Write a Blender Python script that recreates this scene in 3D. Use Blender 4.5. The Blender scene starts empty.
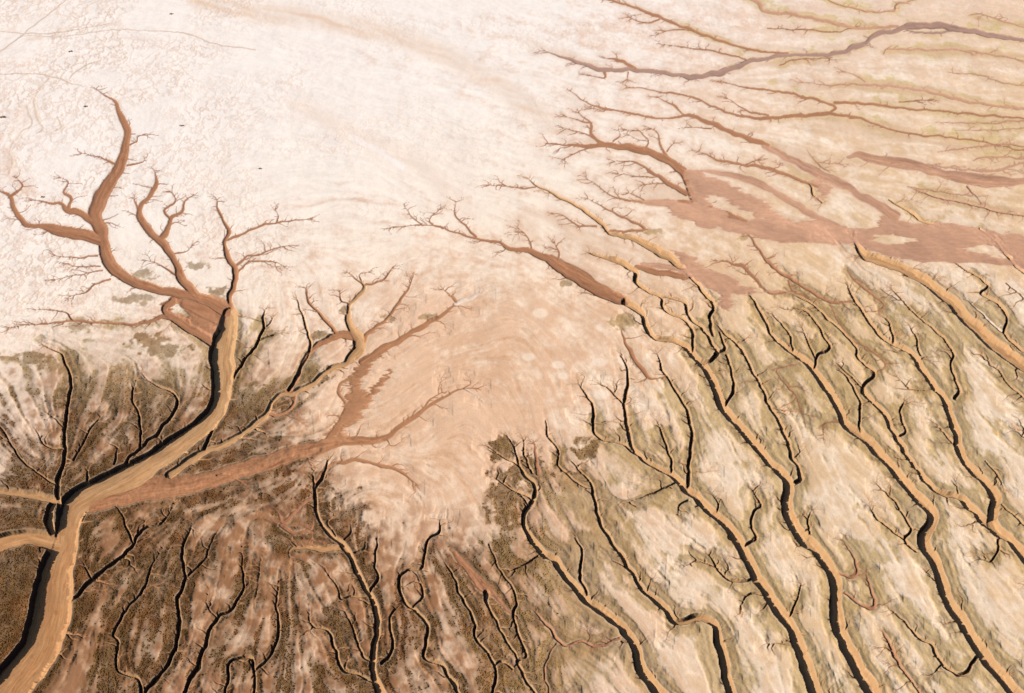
import bpy, math, random
import numpy as np
from mathutils import Vector, Matrix

EXPOSURE = 1.04
NCLUMP = 70000
SUN_AZ = math.radians(180 + 13)
# scrub cover, 0 bare to 9 closed, west to east along each row, north row first
VEGTXT = """
00000000001344332
00000000000123333
00000000000022333
00000000001112333
00121000000112222
23333210000344333
46656100001444444
35664200034444444
76746512276554444
98664534765444444
97654554565444444
96655555666444444
"""
SALTTXT = """
67889999876555433
78998876676555555
78999999866654555
67998888877655544
88887665666445776
77767654454455556
64565543356565566
85656544365665566
65444555456666666
54554545566665665
43554555556655665
44555555566666665
"""
WARMTXT = """
00000000000001112
00000000000001111
00000000000011122
00000001111122222
00001122222222111
01112234432222111
12223344443222222
22333445433222222
22344444443322222
22344444433322222
33334444433322222
33334444433322222
"""
PALE_SPOTS = [(540, 313, 9), (558, 365, 8), (563, 376, 7), (528, 357, 8), (600, 362, 9), (601, 395, 10), (415, 253, 7), (448, 290, 6), (640, 405, 9)]
BUSHES = [
 (70.7, 51.5, 1.7, 'lone dark bush on the white crust near the north-west corner'),
 (171.5, 14, 1.6, 'lone brown bush farthest up the white basin'),
 (181.6, 125.5, 1.5, 'solitary small bush on bare white crust east of the great creek'),
 (86, 106.5, 1.6, 'small bush beside the uppermost tip of the great creek'),
 (43, 197, 1.4, 'tawny bush just above the forked western twigs of the great creek'),
 (3, 117, 2.0, 'dark bush at the western edge of the white crust'),
 (260, 168.5, 1.3, 'tiny reddish bush alone where white crust turns to peach sand'),
]
SCRUB_SPOTS = [(282, 406, 11, 7, 1), (312, 376, 18, 11, 1), (236, 458, 15, 10, 1), (276, 471, 17, 5, 1), (320, 336, 10, 6, .9), (345, 310, 7, 4, .8),
 (428, 317, 9, 4, .8), (385, 318, 8, 4, .7), (232, 357, 24, 20, .85), (252, 402, 36, 18, .9), (143, 274, 15, 6, .8), (133, 300, 22, 6, .8), (197, 266, 13, 5, .8),
 (217, 294, 11, 8, .9), (80, 328, 15, 5, .8), (33, 359, 28, 7, .9), (150, 341, 22, 9, .9), (167, 350, 26, 8, .9), (60, 365, 30, 8, .8), (625, 321, 15, 9, .9), (565, 284, 8, 4, .8),
 (502, 450, 15, 14, 1), (525, 472, 24, 20, 1), (506, 500, 22, 36, .9), (585, 452, 14, 16, .9), (652, 232, 14, 4, .8), (742, 238, 8, 3, .9), (806, 222, 7, 3, 1), (190, 462, 40, 5, .9),
 (205, 465, 50, 6, .8), (316, 500, 22, 24, .9), (350, 520, 20, 20, .8), (62, 470, 30, 14, .8), (20, 470, 25, 12, .7)]

DATA = """
@great|tidal_creek|widest creek, branching like a bare tree, with a sandy trunk under a black bank|
s 3.4 main : A2 -90,800,150 -20,730,120 45,660,125 100,590,120 140,500,125 158,420,125 170,330,105 192,250,80 205,190,72 232,128,84 300,88,84 375,52,84 450,8,70 A1 500,670,68 600,590,62 655,530,60 668,440,70 668,370,76 682,300,62 690,250,55
r 1.5 main : A1 690,250,50 640,214,44 560,190,34 480,176,32 400,150,34 342,110,44 315,60,46 308,0,42 A0 298,680,46 288,632,50 322,560,48 358,502,40 376,440,28 382,400,24 368,356,24 350,312,14 326,292,7 290,270,3
r 1.2 side : A1 598,200,30 545,142,32 530,100,28 500,50,26 470,20,26 A0 440,682,28 418,640,22 428,612,18 456,580,16 470,545,12 464,512,3
r 0.8 side : A0 418,640,14 408,615,7 402,595,3
r 1.0 side : A1 480,25,20 500,0,20 A0 514,655,16 545,636,12 560,602,7 578,588,3
r 0.8 side : A0 512,655,10 494,630,8 526,606,7 516,578,3
r 1.2 side : A1 695,232,20 688,200,20 706,150,22 705,110,20 685,78,20 676,30,16 A0 690,690,14 668,658,11 655,625,8 650,600,3
r 0.7 side : A1 680,28,10 730,8,9 B0 0,682,8 60,667,7 110,662,5 158,655,2
r 0.4 side : B0 62,666,6 64,648,4 58,628,2
r 0.6 side : A1 708,105,10 740,78,8 B1 0,72,6 60,52,5 105,42,2
r 0.5 side : A1 712,128,8 740,98,7 B1 0,91,6 45,90,5 82,105,2
r 1.0 side : A0 288,672,28 250,642,26 205,632,22 185,612,11 150,609,8 104,600,3
r 0.8 side : A0 206,628,16 212,592,12 190,576,8 206,548,5 184,534,2
r 1.2 side : A1 295,25,42 240,8,42 180,-2,42 A0 120,676,18 75,670,20 45,630,18 28,590,13 0,572,6 -30,560,3
r 0.8 side : A0 28,592,12 50,577,10 67,556,7 48,534,2
r 0.6 side : A0 348,492,10 300,472,6 245,460,2
r 0.5 side : A0 384,436,8 410,425,5 418,408,4 440,404,2
r 0.5 side : A0 382,496,8 428,486,5 434,476,2
r 0.6 side : A1 334,144,8 285,160,6 258,182,5 215,196,2
r 0.5 side : A1 308,118,6 240,130,4 168,145,2
r 0.5 side : A1 302,105,6 230,105,4 205,98,2
r 0.5 side : A1 292,72,7 225,80,5 165,72,2
r 0.8 side : A1 560,275,30 500,256,20 455,270,14 400,280,11 300,275,9 220,270,8 150,276,5 80,283,3 30,290,2
r 0.5 side : A1 222,268,7 196,244,5 150,236,4 108,236,2
r 1.0 side : A1 520,210,30 495,238,22 540,272,36 600,310,38 650,345,32
r 0.7 mud : A1 560,215,50 610,238,62 665,268,50
r 0.5 side : A1 534,135,8 480,100,5 440,90,2
r 0.4 side : A1 522,68,6 560,60,4 575,44,2
s 1.0 side : A1 698,450,10 728,398,9 768,352,8 B1 0,346,8 24,295,8 20,262,6 28,236,2
s 0.6 side : B1 14,328,6 45,316,5 76,308,2
s 0.5 side : B1 28,292,6 46,270,4 52,256,2
s 1.0 side : A1 612,652,10 640,600,10 655,560,8
r 0.6 side : B1 325,162,9 380,150,7 398,126,5 410,112,2
r 0.5 side : B1 318,152,6 312,130,3 338,125,2
r 0.6 side : B1 284,218,8 258,206,6 250,182,2
l 0.2 side : B1 596,220,12 640,205,10 678,186,4
s 2.2 side : A2 175,245,60 100,226,52 40,236,52 -20,250,60 -60,262,60
s 1.2 side : A2 175,118,16 120,106,26 50,96,24 -30,88,20
s 1.6 side : A2 178,230,30 150,190,34 152,140,26 176,112,16
s 1.6 side : A2 182,210,24 180,120,18 170,70,15 190,20,13 A1 195,680,12 196,600,11 205,520,10 215,450,9 196,400,7 186,370,5 138,348,2
s 1.0 side : A2 165,68,8 120,40,6 70,0,6 A1 40,650,5 0,588,4 -40,560,3
s 0.8 side : A1 192,655,5 140,645,5 110,600,2
s 0.5 side : A1 182,580,4 160,560,3 140,545,2
s 1.0 side : A2 362,32,10 390,-10,10 A1 425,652,11 500,580,11 532,520,9 512,482,6 460,460,4 428,430,2
s 0.9 side : A1 422,655,8 420,560,7 398,505,5 410,445,2
s 0.6 side : A1 222,690,7 268,605,6 312,545,2
s 0.6 side : A1 345,700,7 355,645,3
s 0.5 side : A2 262,58,7 264,30,5 285,-5,2
s 0.4 side : B1 0,598,9 24,606,5 34,618,2
s 1.0 side : A2 190,440,8 225,410,13 285,350,15 340,308,15 385,272,13 430,206,10 488,186,7 525,124,2
s 0.8 side : A2 398,240,8 378,190,6 368,160,5 344,130,2
s 0.6 side : A2 276,352,6 258,322,5 244,290,2
s 0.6 side : A2 372,290,6 390,300,5 384,320,3
s 0.3 side : A2 650,42,8 690,40,8
t 0.35 side : K -260,665,60 -150,640,58 -60,632,52 0,622,44 100,594,44 200,562,40 280,538,38 350,524,28 430,520,18 470,492,16 520,456,11 575,420,8 625,400,5 656,400,3
t 0.2 side : K 520,456,7 548,425,5 572,408,2
l 0.15 side : K 628,400,4 648,412,3 662,424,2
s 0.55 side : K -70,604,26 0,556,24 80,520,20 150,468,16 172,432,11 190,416,12 215,412,15 260,392,16 310,355,18 345,338,20 375,310,34 376,285,36 362,262,24 352,235,14 354,205,11 372,182,12 388,160,10 380,145,6 350,124,2
t 0.3 side : K 385,335,24 430,308,20 480,280,17 530,250,14 570,226,11 606,198,7 598,180,3
l 0.15 side : K 604,200,8 640,186,8 662,172,3
t 0.25 side : K 608,196,5 590,178,3 575,165,2
t 0.5 side : K 160,458,12 190,462,12 222,440,11 225,415,9 200,408,7
t 0.7 side : K 215,405,12 238,360,12 258,315,14 290,292,18 335,272,22 365,275,24
s 0.5 side : K 210,405,9 240,355,8 262,300,7 250,250,6 232,195,3 228,185,2
t 0.5 side : K 330,275,13 312,252,11 282,222,9 258,190,7 252,160,3
t 0.5 side : K 386,290,16 405,262,11 440,235,9 468,200,8 490,165,6 500,142,3
t 0.3 side : K 290,545,16 318,500,18 345,462,18 345,432,12 328,410,9 335,388,8 358,372,12
t 0.15 poly : K 398,326 372,345 350,375 355,395 345,420 338,452 318,488 285,528 300,540 345,524 350,498 382,468 398,442 432,392 458,350 438,356 408,396 388,414 378,402 392,370 402,350 430,320 420,308
t 0 hole : K 338,405 352,395 350,410 338,425
t 0 hole : K 316,495 335,488 338,500 318,512
t 0.3 side : B2 168,80,10 205,26,12 250,4,14 300,-4,13 380,13,13 435,30,12 480,66,4
r 0.15 poly : G 383,8 400,42 440,55 500,102 545,25 470,0 400,-12
r 0 hole : G 410,10 425,8 434,40 414,32
@footcreek|tidal_creek|thin forked creek through dark scrub, first one east of the great sandy trunk|creeks draining the dark scrub
s 1.0 main : A2 425,740,12 415,655,10 352,622,8 356,545,8 343,516,8 385,440,8 430,390,7 455,320,5 495,255,2
@footcreek2|tidal_creek|narrow creek with a long straight middle reach and Y-shaped head in the dark scrub|creeks draining the dark scrub
s 1.2 main : A2 415,740,14 440,690,13 510,602,13 540,500,13 535,425,12 556,352,10 548,265,8 578,188,2
s 0.7 side : A2 560,348,8 610,300,6 640,232,4 660,196,2
@footcreek3|tidal_creek|winding tan creek stepping east between bare brown patches of scrub|creeks draining the dark scrub
s 1.3 main : A2 535,740,14 555,690,14 600,600,14 628,515,13 650,472,12 692,448,10 720,405,9 732,370,7 728,300,4 724,235,2
s 0.5 side : A2 650,470,6 622,430,4 628,380,2
@footcreek4|tidal_creek|short hooked creek around a square dark scrub island|creeks draining the dark scrub
s 1.2 main : A2 670,740,10 685,650,9 692,602,9 750,590,9 765,640,8 B2 -10,740,8
s 0.7 side : B2 0,628,8 45,582,9 70,512,10 62,430,8 70,350,3
s 0.3 side : B2 -5,440,4 10,340,5 22,270,2
@central|tidal_creek|sandy creek with many short side arms, fed from the plain beside the reddish mud fan|
s 1.6 main : B2 400,750,40 375,690,36 355,640,25 350,590,24 366,485,22 345,400,21 310,350,19 286,290,20 265,250,19 216,214,14 186,160,12 180,90,14 208,30,9 215,-5,4
s 0.5 side : B2 176,80,7 172,45,6 180,18,2
s 0.4 side : B2 270,262,20 200,262,22 110,262,10 100,300,3
s 0.5 side : B2 268,238,6 285,210,5 288,178,2
s 0.5 side : B2 240,225,5 215,180,4 250,150,2
s 0.5 side : B2 298,276,8 326,262,6 332,225,2
s 0.9 side : B2 340,395,10 366,352,8 358,300,7 366,210,2
s 0.7 side : B2 338,406,8 290,405,7 254,410,7 244,376,5 194,308,2
s 1.2 side : B2 350,660,12 300,635,11 262,625,12 236,560,10 216,510,9 165,485,5 160,430,2
s 0.9 side : B2 346,596,9 320,580,8 292,505,7 264,440,2
s 1.0 side : B2 378,606,14 412,560,10 402,490,8 412,450,6 442,428,2
r 0.4 side : B2 176,110,10 135,132,12 85,180,16 64,150,3
r 0.4 side : B2 75,190,16 110,212,15 165,205,9 172,165,5 168,230,6 198,246,4
@braid|tidal_creek|long kinked creek with a tan bed crossing dark scrub east of the many-armed creek|creeks south of the bare plain
s 1.4 main : B2 640,750,16 605,690,15 560,610,14 505,590,11 516,510,12 490,455,12 445,420,10 430,352,10 455,326,9 500,318,7 514,242,7 548,212,8 552,178,2
s 0.7 side : B2 470,440,8 500,400,7 488,350,4 470,330,3
@slug|tidal_creek|reddish slug of wet mud narrowing into a thin dark creek|creeks south of the bare plain
r 0.3 main : B2 586,266,10 612,292,24 640,328,30 690,385,34 720,410,14 770,462,9
s 1.0 side : B2 692,395,22 696,430,10 742,520,8 790,600,8
@kink|tidal_creek|zigzag black-edged creek falling from the plain beside the red mud slug|creeks south of the bare plain
s 1.2 main : B2 700,750,10 712,690,9 716,612,9 655,522,9 660,490,8 645,458,9 612,402,8 596,350,7 564,300,2
s 0.9 side : B2 716,610,8 740,602,7 768,622,7
@fringe|tidal_creek|slim creek bordering golden scrub where the plain meets the marsh|creeks south of the bare plain
s 0.9 main : B2 700,250,4 728,318,5 770,378,6 C2 15,430,8 2,462,9 20,520,9 42,580,9 18,606,10 65,690,10 110,760,10
@bend|tidal_creek|broad meandering creek with scalloped banks, ending in a fan of rills below the plain|
s 1.9 main : C2 500,750,46 440,690,42 388,622,40 368,550,33 310,480,34 220,410,30 165,350,28 132,300,26 85,268,24 50,220,19 36,170,17 66,108,16 64,62,14 30,30,9 C1 10,660,5 -10,620,3
s 0.5 side : K 784,618,7 750,580,6 715,560,4 678,535,2
s 0.5 side : K 786,600,6 768,560,5 765,520,2
s 0.5 side : K 792,662,7 730,632,5 700,612,2
r 0.4 side : K 800,600,16 796,560,9 790,528,3
s 0.9 side : C2 226,398,9 205,345,9 211,272,8 190,232,3
r 0.5 side : C2 325,530,12 262,555,10 206,540,8 155,550,10 112,500,12 60,444,3
r 0.4 side : C2 132,546,7 98,622,7 112,690,7 130,760,7
s 0.7 side : C2 50,128,5 20,95,4 -10,70,3
s 0.6 side : C2 78,284,6 45,305,5 0,330,3
@swan|tidal_creek|creek with a swan-neck loop at its middle and a notched upper reach|
s 1.9 main : C2 690,760,36 655,690,35 626,560,33 606,492,28 560,466,25 495,482,24 450,430,22 390,380,18 355,325,16 320,268,16 275,205,14 256,150,12 240,82,10 215,40,5 180,0,3
s 0.5 side : C1 100,570,3 112,620,6 140,660,5 C2 140,15,6 208,70,5 238,80,4
@straight|tidal_creek|long straight sandy creek with paired straight head branches|
s 2.0 main : D2 170,760,48 140,690,46 110,600,44 70,500,40 20,430,38 C2 715,310,38 680,240,36 640,190,32 560,115,30 530,90,28 480,40,22 400,0,15 C1 365,650,14 345,590,13 340,510,11 350,440,9 330,370,3
s 1.0 side : C1 375,672,10 330,640,9 262,622,9 246,590,10 240,520,9 200,462,2
s 0.7 side : C1 336,520,6 290,475,4 268,460,2
s 1.1 side : C2 528,85,13 532,0,11 C1 540,610,11 520,530,10 482,470,8 455,420,7 438,372,2
s 0.8 side : C2 480,40,8 476,-5,7 C1 450,610,6 438,578,2
s 0.5 side : C2 495,62,6 430,92,5 340,128,2
s 0.5 side : C2 528,118,6 505,130,5 500,165,2
s 0.9 side : C2 724,350,11 690,360,10 640,350,9 612,312,7 588,278,2
s 0.5 side : C2 622,322,5 560,300,4 520,312,2
s 0.9 side : C2 704,250,12 732,232,9 720,200,8 724,152,8 746,132,7 720,85,2
s 0.6 side : C2 612,158,7 620,130,5 600,100,2
s 0.6 side : C2 755,402,7 712,398,6 684,438,2
r 0.3 side : C1 328,300,5 345,345,12 375,392,18 410,440,12 450,446,3
s 0.5 side : D2 62,470,8 88,414,6 98,366,3
s 0.4 side : D2 65,548,6 30,544,4 0,548,2
@deep|tidal_creek|deep black-banked creek that starts as a reddish feathered stream on the bare plain|
s 2.3 main : D2 350,760,54 310,690,52 260,600,48 222,530,46 202,440,44 200,355,42 150,270,42 82,200,41 56,130,40 62,70,36 20,15,28 C1 768,690,28 712,620,31 640,540,31 600,450,29 560,390,26 490,330,19 432,322,16 402,285,19 388,245,20 340,210,28
r 0.6 main : C1 345,212,30 250,172,44 160,120,38 90,75,28 0,50,15 B1 700,30,11 600,5,7 B0 545,677,5 480,676,4 405,682,2
r 0.3 mud : C1 120,80,20 200,125,30 270,170,24 330,200,14
r 0.3 side : B0 562,686,7 520,664,5 548,628,2
r 0.3 side : B0 500,676,7 468,650,4 448,622,2
r 0.3 side : B1 662,15,8 B0 610,660,7 596,640,5 602,606,2
r 0.3 side : C1 62,62,7 56,35,5 40,10,4 22,-6,2
r 0.3 side : C1 140,92,8 142,65,5 128,38,2
s 1.2 side : C1 545,372,9 540,300,11 510,262,10 456,235,10 450,200,10 410,182,12 372,150,14 368,118,16 325,90,20 270,76,10 232,64,2
s 1.4 side : C1 565,392,12 600,388,14 618,368,13 600,340,12 576,300,12 530,255,10 520,215,9 480,200,6 448,196,5
s 1.3 side : C1 602,312,12 594,262,12 606,226,12 570,180,12 550,148,12 490,92,26 440,60,30 370,22,22 300,8,12 C0 270,670,14 200,620,10 110,575,7 72,556,6 50,536,2
r 0.3 side : C0 70,562,6 40,566,5 0,560,4 B0 700,556,2
r 0.3 side : C0 255,680,8 200,675,6 172,660,5 148,642,2
r 0.3 side : C1 375,108,16 425,122,24 480,130,26 540,138,16
s 1.0 side : C1 640,528,9 666,470,9 652,400,8 645,375,7
s 1.0 side : C1 612,372,14 640,350,10 622,306,5
s 1.2 side : D2 85,62,18 100,50,16 80,5,14 D1 50,610,13 0,520,12 C1 760,495,11 720,420,10 682,352,10 640,310,8 616,286,2
s 0.5 side : D2 125,218,7 120,180,6 132,148,2
r 0.5 side : D2 230,395,10 270,425,12 320,438,15 305,372,9 296,345,5
r 0.4 side : D2 205,335,9 262,346,11 262,300,9 225,238,3
@sinuous|tidal_creek|sinuous sandy creek with an S-bend between wide pale flats|
s 2.1 main : D2 800,760,44 740,690,44 660,600,44 600,510,42 540,420,42 508,320,40 468,245,42 490,160,38 425,80,34 355,0,34 D1 300,632,33 240,590,30 210,530,28 160,450,26 100,382,22 50,350,15 10,312,12 C1 760,270,12 738,230,10 716,196,4
s 1.0 side : D1 138,412,10 150,376,10 182,354,9 160,300,7 110,240,5 50,234,2
s 0.8 side : D1 78,362,8 60,310,6 15,250,2
s 0.6 side : D1 144,384,6 120,335,5 102,290,2
s 1.0 side : D1 312,628,10 275,590,9 276,520,8 242,450,7 212,415,2
r 0.2 side : D1 90,404,6 25,425,6 78,490,6 106,572,2
r 0.3 side : D1 222,575,6 170,580,5 165,622,2
s 1.1 side : D2 442,270,11 410,236,10 426,200,8 380,122,5 328,68,2
s 0.9 side : D2 408,236,8 342,184,7 308,142,2
s 1.1 side : D2 625,590,14 580,640,13 520,605,12 488,548,10 440,520,9 405,475,5 366,446,2
s 0.4 side : D2 518,612,6 488,650,2
r 0.6 side : D2 480,750,8 450,690,8 400,620,11 362,545,14 345,512,4
s 0.5 side : D2 498,358,5 470,330,2
@twin|tidal_creek|narrower creek running beside the S-bend creek and joining the pinched creek at its foot|
s 1.5 main : D2 700,222,26 640,170,26 600,130,26 562,102,22 500,85,19 430,0,18 D1 380,610,18 340,540,17 286,476,14 320,430,11 270,380,10 264,350,9 205,290,8 130,220,6 88,198,3
s 0.8 side : D1 395,616,9 412,604,8 398,545,8 412,512,2
s 0.6 side : D1 286,476,6 230,420,4 210,400,2
r 0.2 side : D1 185,225,5 240,320,5 300,355,5 352,402,6 325,428,6
s 0.4 side : D2 572,100,5 562,60,2
@pinched|tidal_creek|creek pinched by a mud bar near its foot, one straight flank of many notches|
s 1.8 main : D2 900,430,34 820,345,34 740,250,34 675,185,36 682,115,38 650,60,27 590,0,28 D1 560,600,27 530,510,26 490,460,22 430,370,20 380,342,15 320,300,13 286,242,11 256,202,7 238,158,2
s 0.8 side : D1 378,338,8 368,282,6 350,262,2
s 0.6 side : D1 458,374,8 440,318,5 425,286,2
s 1.0 side : D1 560,506,12 572,470,9 548,412,8 556,368,8 520,318,6 440,250,5 375,178,2
r 0.3 side : D1 256,212,9 190,216,11 130,185,11 60,140,12 0,95,12 C1 735,45,9 706,8,5
r 0.2 side : D1 62,150,7 72,178,6 120,205,5
r 0.2 side : D1 72,185,7 0,185,9 C1 700,110,13 660,98,9 616,92,2
r 0.2 side : D1 235,122,3 280,170,8 345,220,7 336,240,6 296,244,2
s 0.4 side : D1 492,478,5 430,475,4 388,438,2
s 0.4 side : D1 566,655,7 525,605,5 498,578,2
s 0.8 side : D2 692,235,9 690,270,7 665,300,5 628,285,2
s 0.6 side : D2 650,0,4 690,45,5 704,78,2
s 0.7 side : D2 700,130,4 740,165,6 800,220,6
@brimming|tidal_creek|broad shadow-edged creek leaving the pink mud bar and sweeping to the east edge|
s 1.8 main : D1 900,490,44 768,402,42 680,342,45 620,290,43 560,222,40 480,160,36 410,115,34 345,92,32 290,70,30 264,32,18 D0 262,700,16
s 1.0 side : D1 840,395,9 768,362,9 710,312,9 716,262,9 690,220,9 640,190,8 656,162,7 565,98,3
l 0.3 side : D1 708,312,7 650,262,7 598,208,3
s 1.0 side : D1 636,-5,5 700,48,12 732,92,13 800,150,8
s 0.4 side : D1 716,156,3 790,226,4
s 0.6 side : D1 830,530,6 768,500,6 720,460,5 690,420,4 640,380,2
s 0.4 side : D1 800,640,5 740,598,3
@mudbar|mud_bar|largest smooth pinkish mud bar, with small pale scrub islands in it|
p 0.12 poly : E 105,160 150,172 200,192 240,215 300,238 360,260 420,280 480,298 530,308 562,298 572,272 600,280 640,290 700,290 760,293 830,312 908,322 980,350 980,430 908,402 850,390 780,386 700,385 640,378 590,374 540,352 510,342 440,343 370,338 300,332 240,318 180,306 130,300 90,275 50,252 0,244 -40,238 0,234 60,234 105,238 125,236 112,205
p 0 hole : E 160,225 200,230 240,255 285,278 250,282 205,264 166,246
p 0 hole : E 302,246 340,246 392,268 420,284 370,290 322,270
p 0 hole : E 550,322 600,317 652,334 600,341 560,336
p 0 hole : E 758,352 820,344 872,374 800,362
p 0.15 mud : D0 -10,440,22 90,490,24 160,525,34 250,570,24 330,615,30 380,650,34
p 0.15 mud : C0 570,512,14 680,530,22 768,565,20 D0 60,600,20 150,655,20 230,690,24
p 0.12 poly : E 428,165 442,190 452,206 428,240 412,240 424,212 408,190
@mudfan|mud_bar|small reddish mud fan hooking down like a claw above the golden marsh|
p 0.12 poly : E 66,352 110,362 140,380 162,400 215,415 245,440 290,455 255,462 218,462 216,498 190,492 188,460 150,440 110,418 60,402 0,394 0,382 60,388 100,395 88,374
p 0.10 mud : D1 -10,183,10 40,184,9 75,190,4
@feathered|tidal_creek|ochre creek with feathered tips on the pale plain above the mud bar|
r 0.9 main : D1 120,22,26 20,-5,26 C0 700,665,30 600,630,32 548,592,32 532,550,34 505,505,30 430,462,26 350,442,26 260,436,17 180,434,9 105,430,3
r 0.4 side : C0 268,432,12 242,402,10 236,372,8 200,340,2
r 0.3 side : C0 238,370,7 205,362,5 164,350,2
r 0.3 side : C0 280,430,8 220,402,6 155,384,2
r 0.3 side : C0 242,436,8 205,452,6 154,476,2
r 0.3 side : C0 178,434,5 145,446,2
r 0.3 side : C0 304,424,6 322,408,4 320,392,2
r 0.3 side : C0 395,448,9 410,425,6 385,395,4 346,390,2
r 0.3 side : C0 408,424,5 380,418,3 352,405,2
r 0.4 side : C0 470,475,12 442,432,8 440,402,5 418,388,2
r 0.3 side : C0 465,455,7 485,430,2
r 0.6 side : C0 522,580,20 440,530,14 370,486,6 310,486,2
r 0.3 side : C0 436,530,6 380,530,4 322,520,2
r 0.3 side : C0 476,552,5 400,552,2
r 0.3 side : C0 600,640,34 540,612,26 480,605,14 400,608,11 310,590,6 228,538,2
r 0.3 side : C0 404,602,6 350,578,2
@pencil|tidal_creek|pencil-thin brown creek parallel to and just below the feathered creek|thin creeks feeding the pink mud bar
r 0.3 main : C1 280,0,8 C0 400,688,10 350,660,9 310,640,8 228,598,2
@upper1|tidal_creek|slender creek running into the north arm of the pink mud bar|thin creeks feeding the pink mud bar
r 0.4 main : D0 0,440,20 C0 720,420,18 640,388,18 580,362,16 520,346,11 460,356,8 340,336,8 240,316,6 175,274,2
r 0.3 side : C0 518,346,8 492,322,8 440,294,2
r 0.2 side : C0 300,332,5 240,326,2
r 0.2 side : C0 600,386,6 540,380,2
@upper1b|tidal_creek|short tapering creek entering the mud bar from a single pale patch|thin creeks feeding the pink mud bar
r 0.3 main : D0 150,560,10 0,505,12 C0 700,495,10 620,480,8 560,455,2
r 0.2 side : C0 700,492,5 735,480,3
@upper2|tidal_creek|forked brown creek looping around a pale tongue of plain|distant creeks of the pale northern plain
r 0.3 main : D0 1100,500,6 768,450,6 700,436,6 550,412,6 400,395,7 260,352,9 180,342,14 100,346,14 0,354,12 C0 700,350,10 620,326,8 540,290,8 450,275,5 345,260,2
r 0.3 side : D0 190,335,10 200,318,10 110,290,10 0,270,8 C0 700,262,6 628,245,2
r 0.2 side : C0 768,346,8 700,330,6 648,296,2
r 0.3 side : D0 900,372,7 768,356,7 550,336,8 400,324,9 300,312,10 200,308,11
r 0.2 side : D0 395,305,5 480,300,3
@upper3|tidal_creek|straight pinkish creek with two fine tips crossing the northern plain|distant creeks of the pale northern plain
p 0.3 main : D0 900,340,9 768,326,10 600,304,10 500,280,10 400,262,9 280,254,7 190,254,4 108,246,2
p 0.2 side : D0 292,246,6 268,228,4 236,214,2
@river|tidal_creek|grey-brown wet creek with a dark comb of twigs winding over the northern plain|
g 0.8 main : D0 900,150,14 768,120,14 700,110,17 620,94,20 520,78,24 440,76,26 380,90,16 320,105,17 280,135,17 200,160,15 80,165,12 C0 768,172,15 700,190,19 620,216,21 540,230,19 450,216,15 360,210,15 260,205,16 180,180,12 102,154,2
r 0.3 side : C0 372,208,12 320,180,10 278,174,2
r 0.3 side : C0 276,212,10 276,232,6 232,226,2
r 0.2 side : C0 350,216,6 344,238,2
r 0.3 side : C0 702,178,7 620,156,6 540,146,5 460,134,2
g 0.2 side : D0 550,92,10 480,100,8 420,92,6
p 0.3 side : D0 390,78,10 290,85,10 200,70,10 100,46,12 0,36,12 C0 740,10,14 690,-15,12
r 0.2 side : D0 36,196,5 80,180,5 180,175,3
@northcreek|tidal_creek|long dark-backed creek slanting from the north edge into the grey-brown creek|distant creeks of the pale northern plain
r 0.6 main : D0 60,160,7 C0 768,155,8 700,145,9 620,120,10 540,90,11 450,55,11 380,25,10 290,0,7 220,-18,4
r 0.3 side : C0 442,58,7 400,70,5 356,54,2
r 0.3 side : C0 538,92,5 480,90,4 442,100,2
@northbend|tidal_creek|small black-shadowed hook creek north of the grey-brown creek|distant creeks of the pale northern plain
p 0.6 main : D0 150,-10,4 260,25,7 340,36,7 378,30,9 390,12,8 440,0,6 480,-20,4
@rill1|tidal_creek|faint olive rill between the hook creek and the grey-brown creek|distant creeks of the pale northern plain
r 0.2 main : D0 0,85,4 130,90,5 200,96,5 262,80,2
@rill2|tidal_creek|long pale-olive hooked rill south of the grey-brown creek|distant creeks of the pale northern plain
p 0.3 main : D0 346,162,4 368,146,7 480,150,7 600,152,7 768,180,6 900,200,6
@rill3|tidal_creek|thin wavering rill with a sharp western tip near the north-east plain|distant creeks of the pale northern plain
p 0.2 main : D0 540,218,2 640,226,5 700,246,6 768,256,6 900,270,6
@rill4|tidal_creek|twiggy rill beyond the grey-brown creek, near the north-east corner|distant creeks of the pale northern plain
p 0.2 main : D0 600,45,2 640,42,5 700,62,6 768,82,6 900,110,6
p 0.2 side : D0 632,80,3 634,60,2
@rill5|tidal_creek|fine rill ending in a kinked dark tip above the red mud tongue|distant creeks of the pale northern plain
p 0.4 main : D0 510,456,2 600,442,4 690,436,6 720,432,6 800,440,5
@rill6|tidal_creek|straight fine rill just north of the kinked dark one|distant creeks of the pale northern plain
p 0.3 main : D0 500,366,2 660,370,5 740,362,6 800,366,5
p 0.2 side : D0 560,392,2 680,390,4 800,382,4
@tongue|mud_bar|elongated red mud tongue with a blunt western end amid olive plain|
p 0.15 main : D0 240,470,12 270,464,20 320,478,34 420,492,36 520,520,30 600,535,44 700,545,40 768,545,20 850,545,10
p 0.2 side : D0 430,486,4 560,505,7 680,510,10 768,488,9 850,475,8
p 0.2 side : D0 600,560,10 640,606,3
@rill7|tidal_creek|curved pinkish rill just above the eastern end of the red mud tongue|distant creeks of the pale northern plain
p 0.2 main : D0 618,482,3 650,471,6 768,474,6 850,480,6
@rill8|tidal_creek|long fine creek between the red mud tongue and the mud bar|distant creeks of the pale northern plain
p 0.3 main : D0 418,558,2 500,590,6 600,610,6 700,636,6 850,662,6
p 0.2 side : D0 420,560,3 520,576,5 600,588,3
@rill9|tidal_creek|short black-backed creek curling above the pink mud bar|thin creeks feeding the pink mud bar
s 0.9 main : D0 362,600,3 412,625,8 456,660,9 520,680,6
@rill10|tidal_creek|sharp dark notch creek cut beside the pale tongue on the mud bar|thin creeks feeding the pink mud bar
s 0.7 main : D0 120,548,3 130,560,6 136,580,7 162,608,6
@rill11|tidal_creek|forked hairline rill with V-shaped tips on the plain north of the mud bar|distant creeks of the pale northern plain
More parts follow.
